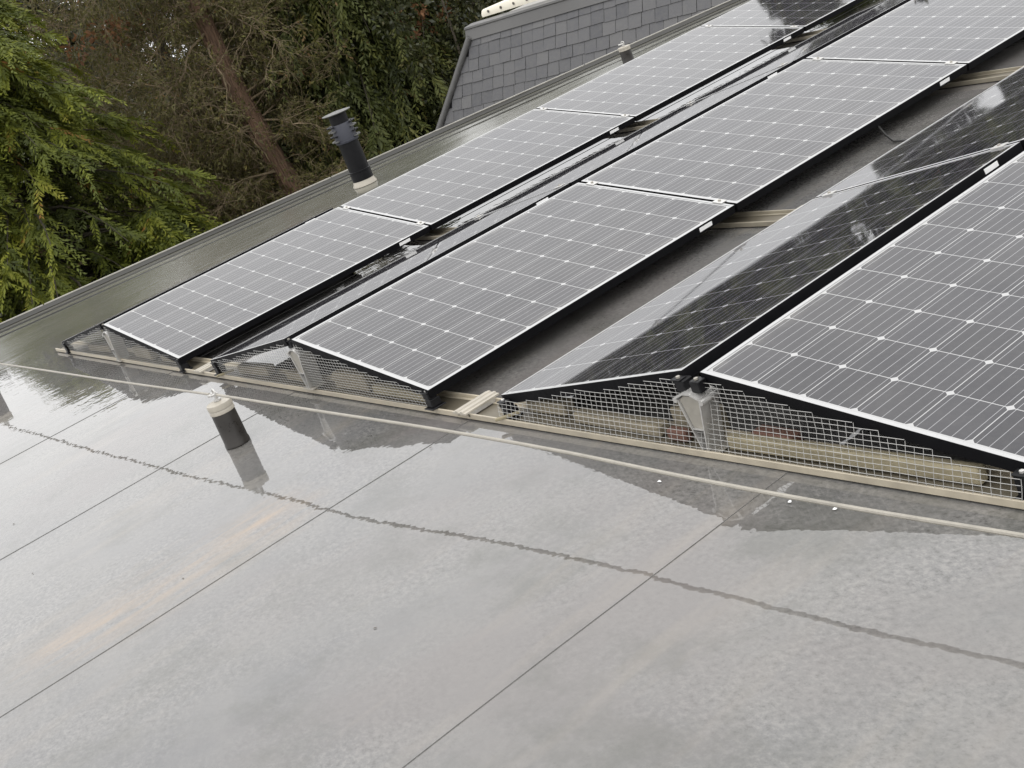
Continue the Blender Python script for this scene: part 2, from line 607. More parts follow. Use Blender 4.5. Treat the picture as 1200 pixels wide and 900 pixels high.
place_panel('C', 1, 0, 'nearest large solar panel at right edge, mauve grey cells with clear white busbars')
place_panel('C', -1, 0, 'black solar panel facing away with pale reflected band along its low edge, beside nearest panel')
place_panel('C', -1, 1, 'dark solar panel reflecting trees, beyond the diagonal white joint at right edge')
place_panel('C', -1, 2, 'dark tree reflecting solar panel sliver in top right corner beside the far pale rail')
place_panel('B', 1, 0, 'front panel of the middle row with many fine busbar lines, facing the camera')
place_panel('B', 1, 1, 'second panel of the middle row, silver grey, between its two white joints')
place_panel('B', 1, 2, 'farthest visible panel of the middle row in top right corner with a treetop smudge')
place_panel('B', -1, 0, 'thin edge-on solar panel behind the front panel of the middle row')
place_panel('B', -1, 1, 'thin edge-on solar panel behind the second panel of the middle row')
place_panel('B', -1, 2, 'thin edge-on solar panel behind the farthest panel of the middle row')
place_panel('A', 1, 0, 'front panel of the left row beside the roof edge, pale grey with white grid')
place_panel('A', 1, 1, 'second panel of the left row, pale grey, just right of the black flue')
place_panel('A', 1, 2, 'third panel of the left row, pale, in front of the slate roof')
place_panel('A', 1, 3, 'last panel of the left row at top edge, half dark with tree reflections')
place_panel('C', 1, 1, 'mauve grey panel beyond the right edge, following the nearest large panel')
place_panel('A', -1, 0, 'hidden-faced solar panel sloping toward the roof edge at the front of the left row')

# ------------------------------------------------------------------ base rails
RY = [.012, 1.655, 3.325, 4.99]


def make_rail(x0, x1, y, nm, label):
    root = empty('base_rail', (0, y, 0))
    r = MB()
    r.box(x0, x1, -.062, -.0551, .0055, .027, bev=.0015)
    r.box(x0, x1, .0551, .062, .0055, .027, bev=.0015)
    r.box(x0, x1, -.0548, -.042, .0105, .014)
    r.box(x0, x1, .042, .0548, .0105, .014)
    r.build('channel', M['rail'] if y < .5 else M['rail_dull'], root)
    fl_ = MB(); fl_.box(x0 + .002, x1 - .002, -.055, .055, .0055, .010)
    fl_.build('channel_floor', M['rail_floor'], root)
    tag(root, label, 'mounting rail', 'mounting rails crossing under the panels')
    return root


make_rail(-6.17, 1.42, RY[0], 'a', 'long cream rail along the wet roof in front of all the wire mesh')
make_rail(-6.17, 1.30, RY[1], 'b', 'cream rail under the first panel joints, seen in the gap below the second middle panel')
make_rail(-6.17, 1.30, RY[2], 'c', 'cream rail showing in the top right corner below the farthest middle panel')
make_rail(-6.1, .2, RY[3], 'd', 'cream rail under the third panel joints, nearly hidden by the far panels')


def make_coupler():
    root = empty('rail_plate')
    p = MB()
    prof = [(-.042, .030), (-.042, .036), (-.026, .036), (-.024, .041), (-.010, .041), (-.008, .037), (.008, .037), (.010, .041), (.024, .041), (.026, .036), (.042, .036), (.042, .030)]
    p.prism(prof, -.078, .078)
    p.build('ribbed_plate', M['cream'], root)
    s = MB()
    s.box(-.040, -.030, -.062, .062, .0145, .0298)
    s.box(.030, .040, -.062, .062, .0145, .0298)
    s.build('plate_foot', M['alu'], root)
    return root


cp0 = make_coupler()
for i, (x, y, lb) in enumerate([(-1.225, RY[0], 'bright ribbed plate on the front rail between middle and right panels'),
                                (-3.66, RY[0], 'bright ribbed plate on the front rail between left and middle panels'),
                                (-1.12, RY[1], 'bright ribbed plate on the cream rail below the second middle panel'),
                                (-1.12, RY[2], 'bright ribbed plate on the cream rail in the top right corner'),
                                (-3.66, RY[1], 'bright ribbed plate on the rail below the first joint of the left row')]):
    o = cp0 if i == 0 else copy_tree(cp0)
    o.location = (x, y, 0)
    tag(o, lb, 'rail plate', 'ribbed plates on the rails')

# ------------------------------------------------------------------ ridge supports


def make_ridge(front=True):
    root = empty('ridge_support')
    w = MB()
    # two flanges running from the ears to a common foot
    y0, y1 = -.035, .035
    w.prism([(-.047, .178), (-.0085, .012), (-.0045, .012), (-.0425, .179)], y0, y1)
    w.prism([(.0425, .179), (.0045, .012), (.0085, .012), (.047, .178)], y0, y1)
    w.build('flange', M['alu'], root)
    b = MB()
    b.prism([(-.040, .178), (-.0205, .0925), (.0205, .0925), (.040, .178), (.02, .190), (-.02, .190)], y0 + .006, y0 + .010)
    b.build('web_plate', M['alu_dull'], root)
    sh = MB()
    sh.box(-.0215, .0215, y0, y1, .0885, .0920)
    sh.build('shelf', M['alu'], root)
    c = MB()
    c.prism([(-.048, .180), (-.044, .184), (-.014, .197), (.014, .197), (.044, .184), (.048, .180), (.046, .187), (.016, .203), (-.016, .203), (-.046, .187)], y0 - .002, y1)
    for sx in (-1, 1):
        ring = []
        for k in range(9):
            a = 2 * math.pi * k / 8
            ring.append((sx * .052 + .009 * math.cos(a), 0, .178 + .009 * math.sin(a)))
        c.tube([(sx * .052, y0 - .002, .178), (sx * .052, y1, .178)], .0085, 10)
    c.build('head', M['alu'], root)
    f = MB()
    f.box(-.045, .045, -.038, .038, .0145, .0185, bev=.001)
    f.build('foot_plate', M['alu_dull'], root)
    for sx in (-1, 1):
        m = MB()
        # angled clamp: black block gripping the frame with a hex bolt
        m.box(min(sx * .012, sx * .05), max(sx * .012, sx * .05), -.022, .016, .198, .232, bev=.003)
        m.box(min(sx * .02, sx * .056), max(sx * .02, sx * .056), -.026, .004, .2325, .2365, bev=.0015)
        cl = m.build('end_clamp', M['black_plastic'], root)
        bo = MB()
        bo.lathe([(.0065, .2367), (.0065, .242), (.004, .2425)], 6, c=(sx * .036, -.012, 0))
        bo.build('clamp_bolt', M['alu_dull'], cl)
    return root


def make_low():
    root = empty('panel_foot')
    b = MB()
    b.box(-.03, .03, -.032, .032, .0145, .020, bev=.002)
    b.box(-.02, .02, -.022, .022, .020, .052, bev=.003)
    b.build('foot_block', M['black_plastic'], root)
    c = MB()
    c.box(-.020, .020, -.024, .012, .0525, .078, bev=.003)
    c.box(-.021, .021, -.028, .002, .0785, .0825, bev=.0015)
    cl = c.build('end_clamp', M['black_plastic'], root)
    bo = MB()
    bo.lathe([(.0065, .0827), (.0065, .088), (.004, .0885)], 6, c=(0, -.013, 0))
    bo.build('clamp_bolt', M['alu'], cl)
    return root


def make_mid():
    """slim silver clamp bridging two panels at a joint"""
    root = empty('joint_clamp')
    c = MB()
    c.box(-.025, .025, -.0075, .0075, -.03, -.001)
    c.box(-.027, .027, -.017, .017, .0008, .0045, bev=.001)
    b = c.build('clamp_body', M['alu'], root)
    d_ = MB()
    d_.lathe([(.0065, .0047), (.0065, .010), (.004, .0105)], 6)
    d_.build('clamp_bolt', M['alu_dull'], root)
    return root


r0 = make_ridge(); used = False
ridge_lab = {('C', 0): 'aluminium ridge bracket with flared head standing in the right-hand wire mesh',
             ('B', 0): 'aluminium ridge bracket standing in the middle wire mesh behind the cable',
             ('A', 0): 'small aluminium ridge bracket in the leftmost wire mesh by the roof edge',
             }
for (row, k), lb in ridge_lab.items():
    o = copy_tree(r0) if used else r0
    used = True
    xr, yo, dz = ROWS[row]
    o.location = (xr, -.008 if row == 'C' else -.028, dz)
    tag(o, lb, 'ridge bracket', 'ridge brackets at the row ends')

l0 = make_low(); used = False
lowx = PW * CT + RGAP / 2
for row, side, lb in [('C', 1, 'black clamp foot under the low corner of the nearest panel at right edge'),
                      ('C', -1, 'black clamp foot right of the walkway under the black reflecting panel'),
                      ('B', 1, 'black clamp foot left of the walkway under the front middle panel'),
                      ('B', -1, 'black clamp foot just right of the narrow gap behind the anchor post'),
                      ('A', 1, 'black clamp foot under the low corner of the front left-row panel'),
                      ('A', -1, 'black clamp foot at the outer end of the front rail by the roof edge')]:
    o = copy_tree(l0) if used else l0
    used = True
    xr, yo, dz = ROWS[row]
    o.location = (xr + side * (lowx - .028), -.004 if row == 'C' else -.040, dz - .003)
    tag(o, lb, 'panel foot', 'black clamp feet at the front corners')

m0 = make_mid(); used = False
NAMES = {'A': 'left row', 'B': 'middle row', 'C': 'right row'}
ORD = ['first', 'second', 'third']
for row, side, js in [('A', 1, 3), ('B', 1, 2), ('C', -1, 2), ('B', -1, 2)]:
    xr, yo, dz = ROWS[row]
    for j in range(js):
        y = yo + (j + 1) * PITCH - PGAP / 2
        for e, dist in (('low', PW - .09), ('ridge', .09)):
            x = xr + side * (RGAP / 2 + dist * CT)
            z = ZR + dz - dist * ST
            o = copy_tree(m0) if used else m0
            used = True
            o.location = (x, y, z)
            o.rotation_euler = (0, side * TILT, 0)
            tag(o, 'silver clamp, %s end of %s joint, %s, %s panels' % (e, ORD[j], NAMES[row], 'camera-facing' if side > 0 else 'away-facing'), 'panel clamp', 'silver clamps at the panel joints')

# ------------------------------------------------------------------ wire mesh screens


def screen(row, label):
    xr, yo, dz = ROWS[row]
    xa, xb = xr - lowx + .012, xr + lowx - .012
    y = RY[0] - .0585
    px, pz, r = .0250, .0135, .0009
    mb = MB()

    def top(x):
        dx = max(abs(x - xr) - RGAP / 2, -.02)
        st = .07
        dxs = (math.floor(max(dx, 0) / st + .5)) * st
        zf = ZR + dz - dx * math.tan(TILT) - PD
        return min(zf + .026, ZR + dz - dxs * math.tan(TILT) - PD + .022)
    zs = []
    z = .034
    while z < .25:
        zs.append(z); z += pz
    n = int((xb - xa) / px)
    xs = [xa + i * px for i in range(n + 1)]
    rnd = random.Random(row)
    def jy(x, z):
        return y + .9 * max(0, min(1, (z - .028) / .12)) * (.038 if row == 'C' else -.020) + .0025 * math.sin(x * 5 + z * 9) + .0006 * math.sin(x * 31)
    tops = []
    for x in xs:
        k = int((top(x) - .034) / pz)
        tops.append(k)
    for i, x in enumerate(xs):
        k = tops[i]
        if abs(x - xr) < .035:
            k = min(k, 5)
        if k < 1: k = 1
        zt = .028 + k * pz + rnd.uniform(.0, .006)
        pt = [(x + .0015 * math.sin(zz * 60 + i), jy(x, zz), zz) for zz in (.0275, .0275 + (zt - .0275) / 3, .0275 + (zt - .0275) * 2 / 3, zt)]
        mb.tube(pt, r, 4, cap=False)
    for kz, z in enumerate(zs):
        run = []
        for i, x in enumerate(xs + [1e9]):
            ok = i < len(xs) and kz <= max(tops[i], 1) and not (abs(x - xr) < .035 and kz > 5)
            if ok:
                run.append((x, jy(x, z) - .0016, z + .0006 * math.sin(x * 11 + kz * .35)))
            else:
                if len(run) > 1:
                    mb.tube(run, r, 4, cap=False)
                run = []
    o = mb.build('wire_mesh', M['wire'])
    tag(o, label, 'wire mesh', 'wire mesh screens closing the panel ends')


screen('C', 'wire mesh screen under the nearest panels, behind the long cream rail at right')
screen('B', 'wire mesh screen closing the front of the middle row, right of the anchor post')
screen('A', 'wire mesh screen closing the front of the left row by the roof edge')

# ------------------------------------------------------------------ ballast behind the mesh
rnd = random.Random(3)


def block(x, y, L, D, H, mat, rz, label, z0=.0148, grp='ballast blocks behind the wire mesh', nm='ballast_block'):
    b = MB()
    b.box(-L / 2, L / 2, -D / 2, D / 2, 0, H * .75, bev=.006)
    o = b.build(nm, mat, loc=(x, y + .055, z0))
    o.rotation_euler = (0, 0, rz)
    tag(o, label, 'ballast block' if nm != 'timber_batten' else 'batten', grp)
    return o


block(-.83, .000, .20, .05, .062, M['block'], .03, 'buff block just right of the walkway behind the right-hand mesh')
block(-.44, -.030, .42, .05, .050, M['block'], -.02, 'long low buff block in the mesh left of the right-hand ridge bracket')
block(-.12, .015, .18, .05, .105, M['block'], .05, 'tall buff block directly behind the right-hand ridge bracket')
block(-.15, -.050, .08, .03, .050, M['brick'], 0, 'reddish brick piece in the mesh beside the right-hand ridge bracket', nm='brick')
block(.20, -.010, .15, .05, .062, M['brick'], -.04, 'reddish brick in the mesh right of the right-hand ridge bracket', nm='brick')
block(.46, -.045, .80, .035, .058, M['timber'], .01, 'long weathered batten behind the mesh under the nearest panel', nm='timber_batten', grp='battens behind the mesh')
block(-3.12, -.03, .30, .05, .062, M['block'], .05, 'buff block left of the middle ridge bracket behind the mesh')
block(-2.62, -.03, .28, .05, .055, M['block'], -.03, 'buff block directly left behind the middle ridge bracket')
block(-2.14, -.03, .26, .05, .100, M['block'], .04, 'upright pale block just right of the middle ridge bracket')
block(-1.72, -.045, .46, .035, .052, M['timber'], -.01, 'weathered batten behind the mesh of the middle row', nm='timber_batten', grp='battens behind the mesh')
block(-5.40, -.03, .36, .05, .06, M['block'], .03, 'buff block left of the leftmost ridge bracket')
block(-4.62, -.03, .30, .05, .085, M['block'], -.04, 'buff block right of the leftmost ridge bracket')
block(-4.18, -.03, .28, .05, .055, M['block'], .02, 'buff block under the low corner of the front left-row panel')

# small offcut bits lying on the front rail
for i, (x, y, rz, lb) in enumerate([(-.965, -.035, .9, 'short wooden stick lying in the rail right of the walkway'),
                                    (-3.36, -.04, 1.0, 'short wooden stick lying in the rail near the anchor post')]):
    b = MB()
    b.box(-.045, .045, -.006, .006, 0, .010, bev=.002)
    o = b.build('stick', M['timber'], loc=(x, y, .0282))
    o.rotation_euler = (0, 0, rz)
    tag(o, lb, 'stick', 'sticks in the rail')

# loose cable in the walkway
cb = MB()
cb.tube([(-1.42, 2.58, .075), (-1.36, 2.55, .03), (-1.28, 2.50, .0135), (-1.20, 2.50, .0125), (-1.13, 2.54, .02), (-1.07, 2.60, .05)], .006, 6)
tag(cb.build('loose_cable', M['cable'], smooth=True), 'short black cable crossing the walkway between middle and right rows', 'cable')

# ------------------------------------------------------------------ lifeline posts and cable


def make_post():
    root = empty('anchor_post')
    b = MB()
    b.lathe([(.0668, .003), (.066, .012), (.0635, .02), (.0630, .08), (.0622, .135)], 40)
    b.build('lead_sleeve', M['lead'], root, smooth=True)
    c = MB()
    c.lathe([(.0630, .1355), (.0650, .1365), (.0650, .148), (.0630, .152)], 40)
    c.build('cap_ring', M['cream'], root, smooth=True)
    k = MB()
    k.lathe([(.0625, .1525), (.0655, .1535), (.0660, .169), (.0645, .1735), (.03, .178), (.0, .1805)], 40)
    k.build('cap', M['cream'], root, smooth=True)
    e = MB()
    e.lathe([(.020, .1806), (.020, .186), (.0085, .187), (.0085, .197)], 8)
    ring = [(.0155 * math.cos(a), .0, .210 + .0155 * math.sin(a)) for a in [2 * math.pi * i / 16 for i in range(17)]]
    e.tube(ring, .0045, 8)
    e.build('eye_bolt', M['alu'], root, smooth=True)
    s = MB()
    u = [(-.016, -.03, .202), (-.016, .0, .203), (-.012, .018, .206), (0, .024, .208), (.012, .018, .206), (.016, 0, .203), (.016, -.03, .202)]
    u = [(p[1] * .9 - .012, p[0], p[2]) for p in u]
    s.tube(u, .0045, 8)
    s.tube([(-.041, -.024, .202), (-.041, .024, .202)], .005, 8)
    s.box(-.052, -.030, -.006, .006, .196, .209, bev=.002)
    s.build('shackle', M['alu'], root, smooth=True)
    return root


ap = make_post()
tag(ap, 'dark lead-sleeved anchor post with cream cap in the shallow water, mirrored below', 'anchor post', 'lifeline anchor posts')
ap.location = (-2.352, -.462, .001)
ap.scale = (.80, .80, 1.10)
for x, y, rz, lb in [(-5.90, -.585, .1, 'anchor post at the left edge of the picture, seen mostly by its reflection'),
                     (-6.24, 5.34, .6, 'small far anchor post with white cap on the strip before the slate roof')]:
    o = copy_tree(ap)
    o.location = (x, y, .001); o.rotation_euler = (0, 0, rz)
    if y > 2: o.scale = (.8, .8, .85)
    tag(o, lb, 'anchor post', 'lifeline anchor posts')

lf = MB()
def smooth_path(kn, n):
    out = []
    for i in range(len(kn) - 1):
        p0, p1, p2, p3 = (Vector(kn[max(i - 1, 0)]), Vector(kn[i]), Vector(kn[i + 1]), Vector(kn[min(i + 2, len(kn) - 1)]))
        for k in range(n):
            t = k / n
            out.append(.5 * ((2 * p1) + (p2 - p0) * t + (2 * p0 - 5 * p1 + 4 * p2 - p3) * t * t + (3 * p1 - p0 - 3 * p2 + p3) * t ** 3))
    out.append(Vector(kn[-1]))
    return out


lf.tube(smooth_path([(-5.885, -.588, .232), (-5.0, -.558, .236), (-3.5, -.515, .234), (-2.392, -.470, .228)], 14), .0050, 8)
lf.tube(smooth_path([(-2.325, -.464, .228), (-1.5, -.438, .221), (-.8, -.394, .201), (-.2, -.371, .186), (.3, -.366, .173), (.7, -.361, .168), (1.1, -.345, .162), (2.2, -.31, .165), (3.4, -.27, .21)], 12), .0054, 8)
tag(lf.build('lifeline_cable', M['rope'], smooth=True), 'pale safety cable strung low across the wet roof through the anchor posts', 'cable')

# ------------------------------------------------------------------ flue
fl = empty('flue_pipe', (-6.70, 2.80, .0))
fl.scale = (.82, .82, 1.0)
b = MB(); b.lathe([(.122, .003), (.120, .012), (.110, .026), (.104, .0455)], 40)
b.build('base_collar', M['cream'], fl, smooth=True)
b = MB(); b.lathe([(.104, .046), (.104, .115), (.109, .118), (.109, .126), (.104, .129)], 40)
b.build('lower_sleeve', M['flue'], fl, smooth=True)
b = MB(); b.lathe([(.100, .129), (.100, .36)], 40)
b.build('pipe', M['flue'], fl, smooth=True)
b = MB(); b.lathe([(.112, .3605), (.114, .366), (.114, .376), (.108, .38), (.104, .50), (.098, .51)], 40)
b.build('band', M['flue_panel'], fl, smooth=True)
for z in (.385, .425, .465, .50):
    b = MB()
    for k in range(14):
        a = 2 * math.pi * k / 14
        m = Matrix.Translation((0, 0, z)) @ Matrix.Rotation(a, 4, 'Z')
        if k in (0, 13, 12): continue
        b.box(.1085, .142, -.020, .020, 0, .009, mat=m, bev=.002)
    b.build('louvre_ring', M['grey_plastic'] if z in (.385, .465) else M['flue'], fl)
b = MB(); b.lathe([(.088, .5105), (.088, .585), (.10, .59)], 36)
b.build('neck', M['flue'], fl, smooth=True)
b = MB(); b.lathe([(.136, .5905), (.142, .594), (.142, .598), (.05, .606), (0, .607)], 40)
b.build('rain_cap', M['grey_plastic'], fl, smooth=True)
tag(fl, 'black ribbed flue with a flat cap standing by the roof edge before the trees', 'flue')

# ------------------------------------------------------------------ slate mansard building
sb = empty('slate_building', (0, 0, 0))
B0 = Vector((-16.013, 9.4415, -1.1427))
ha = R(7.0)
H = Vector((math.cos(ha), math.sin(ha), 0)); NB = Vector((H.y, -H.x, 0))     # faces the camera side
slope = R(68)
U = (-NB * math.cos(slope) + Vector((0, 0, 1)) * math.sin(slope))
NN = H.cross(U)


def pos3(h, u, o_=0.0):
    return B0 + H * h + U * u + NN * o_


if NN.dot(Vector(CAM) - B0) < 0:
    NN = -NN
HIP = .725      # hip run per unit of slope height
UT = 1.16      # slope height of the slated face
sl = MB(); tint = []
rn = random.Random(11)
rowh = .183; u = -3.2 + .005; ri = 0
while u < UT - .01:
    h = HIP * u - rn.uniform(0, .12) - (.125 if ri % 2 else 0)
    while h < 16:
        w = rn.uniform(.235, .262)
        h0 = max(h, HIP * u + .03); h1 = h + w - .007
        u1 = min(u + rowh * 1.25, UT)
        if h1 - h0 > .03 and u1 - u > .03:
            j = rn.uniform(-.008, .008); lift = rn.uniform(.014, .022)
            hl = max(h0, HIP * u1 + .02)
            if hl < h1 - .01:
                p = [pos3(h0, u + j, lift), pos3(h1, u + j + rn.uniform(-.005, .005), lift), pos3(h1, u1, .004), pos3(hl, u1, .004),
                     pos3(h0, u + j, lift - .010), pos3(h1, u + j, lift - .010)]
                sl.add(p, [(0, 1, 2, 3), (4, 5, 1, 0)])
                tv = min(1, max(0, rn.gauss(.45, .22)))
                tint += [tv] * 6
        h += w
    u += rowh; ri += 1
so = sl.build('slates', M['slate'], sb)
a = so.data.attributes.new('tint', 'FLOAT', 'POINT'); a.data.foreach_set('value', tint)
dk = MB()
dk.add([pos3(HIP * -3.2, -3.2), pos3(16, -3.2), pos3(16, UT + .0), pos3(HIP * UT, UT)], [(0, 1, 2, 3)])
dk.build('roof_deck', M['black_plastic'], sb)
hr = MB(); hr.tube([pos3(HIP * -3.2, -3.2, .03), pos3(HIP * UT, UT, .03)], .055, 10)
hr.build('hip_roll', M['lead_flash'], sb, smooth=True)
tf = MB()
tp = []
for i, (uu, oo) in enumerate([(UT - .05, .028), (UT + .12, .034), (UT + .125, .052), (UT + .155, .055), (UT + .17, .03), (UT + .24, -.10), (UT + .25, -.6)]):
    tp += [pos3(HIP * (UT - .1) - .02, uu, oo), pos3(16, uu, oo)]
tf.add(tp, [(2 * i, 2 * i + 1, 2 * i + 3, 2 * i + 2) for i in range(6)])
tf.build('top_flashing', M['lead_flash'], sb)
# cream coping rolled along the top, with a row of dark rivets
cp = MB()
c0 = pos3(HIP * UT + .10, UT + .30, -.18); 
prof2 = [(0, 0), (.0, .09), (.05, .17), (.14, .20), (.26, .19), (.36, .10), (.38, 0)]
NC = 24
cv = []
for i in range(NC + 1):
    f = i / NC
    grow = min(1, .55 + f * 3)
    for (aa, bb) in prof2:
        cv.append(c0 + H * (9 * f) - NB * (aa * grow) + Vector((0, 0, bb * grow + .0)))
q = len(prof2)
cp.add(cv, [(i * q + j, (i + 1) * q + j, (i + 1) * q + j + 1, i * q + j + 1) for i in range(NC) for j in range(q - 1)] + [tuple(range(q))])
co_ = cp.build('coping', M['coping'], sb, smooth=True)
rv = MB()
for i in range(28):
    p = c0 + H * (.18 + .30 * i) + NB * .012 + Vector((0, 0, .045 + .02))
    rv.tube([p, p - NB * .01], .022, 8)
rv.build('rivet', M['hole'], co_)
bw = MB()
wb = [pos3(HIP * -3.2 + .1, -3.2), pos3(16, -3.2)]
back = -NB * 7
for (p0, p1) in [(wb[0], wb[1]), (wb[1], wb[1] + back), (wb[1] + back, wb[0] + back), (wb[0] + back, wb[0])]:
    a0 = Vector((p0.x, p0.y, GZ)); a1 = Vector((p1.x, p1.y, GZ))
    bw.add([a0, a1, p1, p0], [(0, 1, 2, 3)])
tl, tr = pos3(HIP * UT, UT + .12), pos3(16, UT + .12)
bw.add([tl, tr, tr + back * .7, tl + back * .7], [(0, 1, 2, 3)])
bw.add([wb[0], tl, tl + back * .7, wb[0] + back], [(0, 1, 2, 3)])
bw.build('wall', M['render_wall'], sb)
tag(sb, 'slate mansard roof of the neighbouring wing with lead hip and cream coping', 'building')

# ------------------------------------------------------------------ trees


def leaf_mesh(name, P, D, Sd, L, Wd, T, mat, parent, bend=None):
    """one mesh of small pointed blades; P base, D direction, Sd side (unit arrays)"""
    n = len(P)
    L = L[:, None]; Wd = Wd[:, None]
    v = np.empty((n, 4, 3), np.float32)
    v[:, 0] = P
    v[:, 1] = P + D * L * .45 + Sd * Wd
    v[:, 2] = P + D * L
    if bend is not None:
        v[:, 2] += bend
    v[:, 3] = P + D * L * .45 - Sd * Wd
    me = bpy.data.meshes.new(name)
    me.vertices.add(n * 4)
    me.vertices.foreach_set('co', v.reshape(-1))
    me.loops.add(n * 4)
    me.loops.foreach_set('vertex_index', np.arange(n * 4, dtype=np.int32))
    me.polygons.add(n)
    me.polygons.foreach_set('loop_start', np.arange(0, n * 4, 4, dtype=np.int32))
    me.update(calc_edges=True)
    at = me.attributes.new('tint', 'FLOAT', 'POINT')
    at.data.foreach_set('value', np.repeat(T, 4).astype(np.float32))
    me.materials.append(mat)
    o = bpy.data.objects.new(name, me)
    COL.objects.link(o)
    if parent: o.parent = parent
    return o


def unit(a):
    return a / np.maximum(np.linalg.norm(a, axis=-1, keepdims=True), 1e-9)


def conifer(label, base, H, rad, seed, leaf, bark, z0=.12, nb=150, nl=12, nlf=16, ll=(.05, .09), lw=.011, droop=.45, hang=.8,
            spray=.36, lean=(0, 0), tw=.16, cat='tree', group=None, tip=.22, dead=.007, taper=.75):
    rg = np.random.default_rng(seed)
    root = empty('conifer_tree', base)
    tk = MB()
    n = 10
    tk.tube([(lean[0] * (i / n) ** 1.3 * H + .03 * math.sin(i * 2.1 + seed), lean[1] * (i / n) ** 1.3 * H, H * i / n) for i in range(n + 1)],
            [tw * (1 - .93 * i / n) for i in range(n + 1)], 10)
    tk.build('trunk', bark, root, smooth=True)
    f = z0 + (1 - z0) * rg.random(nb) ** .9
    az = rg.random(nb) * 2 * np.pi
    prof = np.clip((1 - f) / (1 - z0), 0, 1) ** taper
    prof = np.minimum(prof, .35 + 2.2 * (f - z0) / (1 - z0) + .35)
    bl = rad * (tip * .4 + prof) * rg.uniform(.6, 1.15, nb)
    start = np.stack([lean[0] * f ** 1.3 * H, lean[1] * f ** 1.3 * H, f * H], 1)
    out = np.stack([np.cos(az), np.sin(az), np.zeros(nb)], 1)
    side = np.stack([-np.sin(az), np.cos(az), np.zeros(nb)], 1)
    rise = rg.uniform(.05, .4, nb)

    def bcurve(s):            # s (nb, k)
        p = start[:, None] + out[:, None] * (bl[:, None] * s)[..., None]
        z = bl[:, None] * (rise[:, None] * s - droop * s ** 2.2)
        p[..., 2] += z
        p += side[:, None] * (np.sin(s * 3 + az[:, None]) * .06 * bl[:, None])[..., None]
        return p
    # limbs
    lb = MB()
    for i in range(nb):
        ss = np.linspace(0, .9, 6)[None]
        st_ = start[i:i + 1]
        p = start[i] + out[i] * (bl[i] * ss[0])[:, None]
        p[:, 2] += bl[i] * (rise[i] * ss[0] - droop * ss[0] ** 2.2)
        p += side[i] * (np.sin(ss[0] * 3 + az[i]) * .06 * bl[i])[:, None]
        lb.tube([tuple(x) for x in p], [max(.004, .010 * bl[i] * (1 - .85 * s)) for s in ss[0]], 4, cap=False)
    lb.build('limb', M['bark_dark'], root)
    s = rg.uniform(.18, 1.0, (nb, nl))
    bp = bcurve(s)                                                    # (nb,nl,3)
    sg = rg.choice([-1, 1], (nb, nl))
    yaw = rg.uniform(.25, 1.1, (nb, nl)) * sg
    bd = out[:, None] * np.cos(yaw)[..., None] + side[:, None] * np.sin(yaw)[..., None]
    bd[..., 2] -= hang * rg.uniform(.35, 1.25, (nb, nl))
    bd = unit(bd)
    sl_ = spray * rg.uniform(.5, 1.2, (nb, nl)) * (1.15 - .45 * s)
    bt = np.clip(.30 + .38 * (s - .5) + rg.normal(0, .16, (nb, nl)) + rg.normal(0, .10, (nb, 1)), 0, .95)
    bt = np.where(rg.random((nb, nl)) < dead, 1.0, bt)
    # leaflets
    t = np.linspace(.04, 1, nlf)[None, None] * np.ones((nb, nl, 1))
    lp = bp[:, :, None] + bd[:, :, None] * (sl_[..., None] * t)[..., None]
    lp[..., 2] -= (sl_[..., None] * t ** 2) * .28
    fan = unit(np.cross(bd, np.array([0, 0, 1.0])) + rg.normal(0, .35, bd.shape))
    sgn = np.where(np.arange(nlf) % 2 == 0, 1.0, -1.0)[None, None]
    ld = bd[:, :, None] * rg.uniform(.55, 1.0, t.shape)[..., None] + fan[:, :, None] * (sgn * rg.uniform(.35, .9, t.shape))[..., None]
    ld[..., 2] -= rg.uniform(0, .5, t.shape)
    ld = unit(ld + rg.normal(0, .12, ld.shape))
    lsd = unit(np.cross(ld, unit(np.cross(fan[:, :, None], bd[:, :, None])) + rg.normal(0, .3, ld.shape)))
    le = rg.uniform(ll[0], ll[1], t.shape) * (1.15 - .5 * t) 
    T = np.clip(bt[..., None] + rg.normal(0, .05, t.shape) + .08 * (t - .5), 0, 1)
    m = rg.random(t.shape) < .95
    k = m.reshape(-1)
    P = lp.reshape(-1, 3)[k]; D = ld.reshape(-1, 3)[k]; SS = lsd.reshape(-1, 3)[k]
    leaf_mesh('foliage', P, D, SS, le.reshape(-1)[k], np.full(k.sum(), lw) * rg.uniform(.6, 1.3, k.sum()), T.reshape(-1)[k], leaf, root)
    tag(root, label, cat, group)
    return root


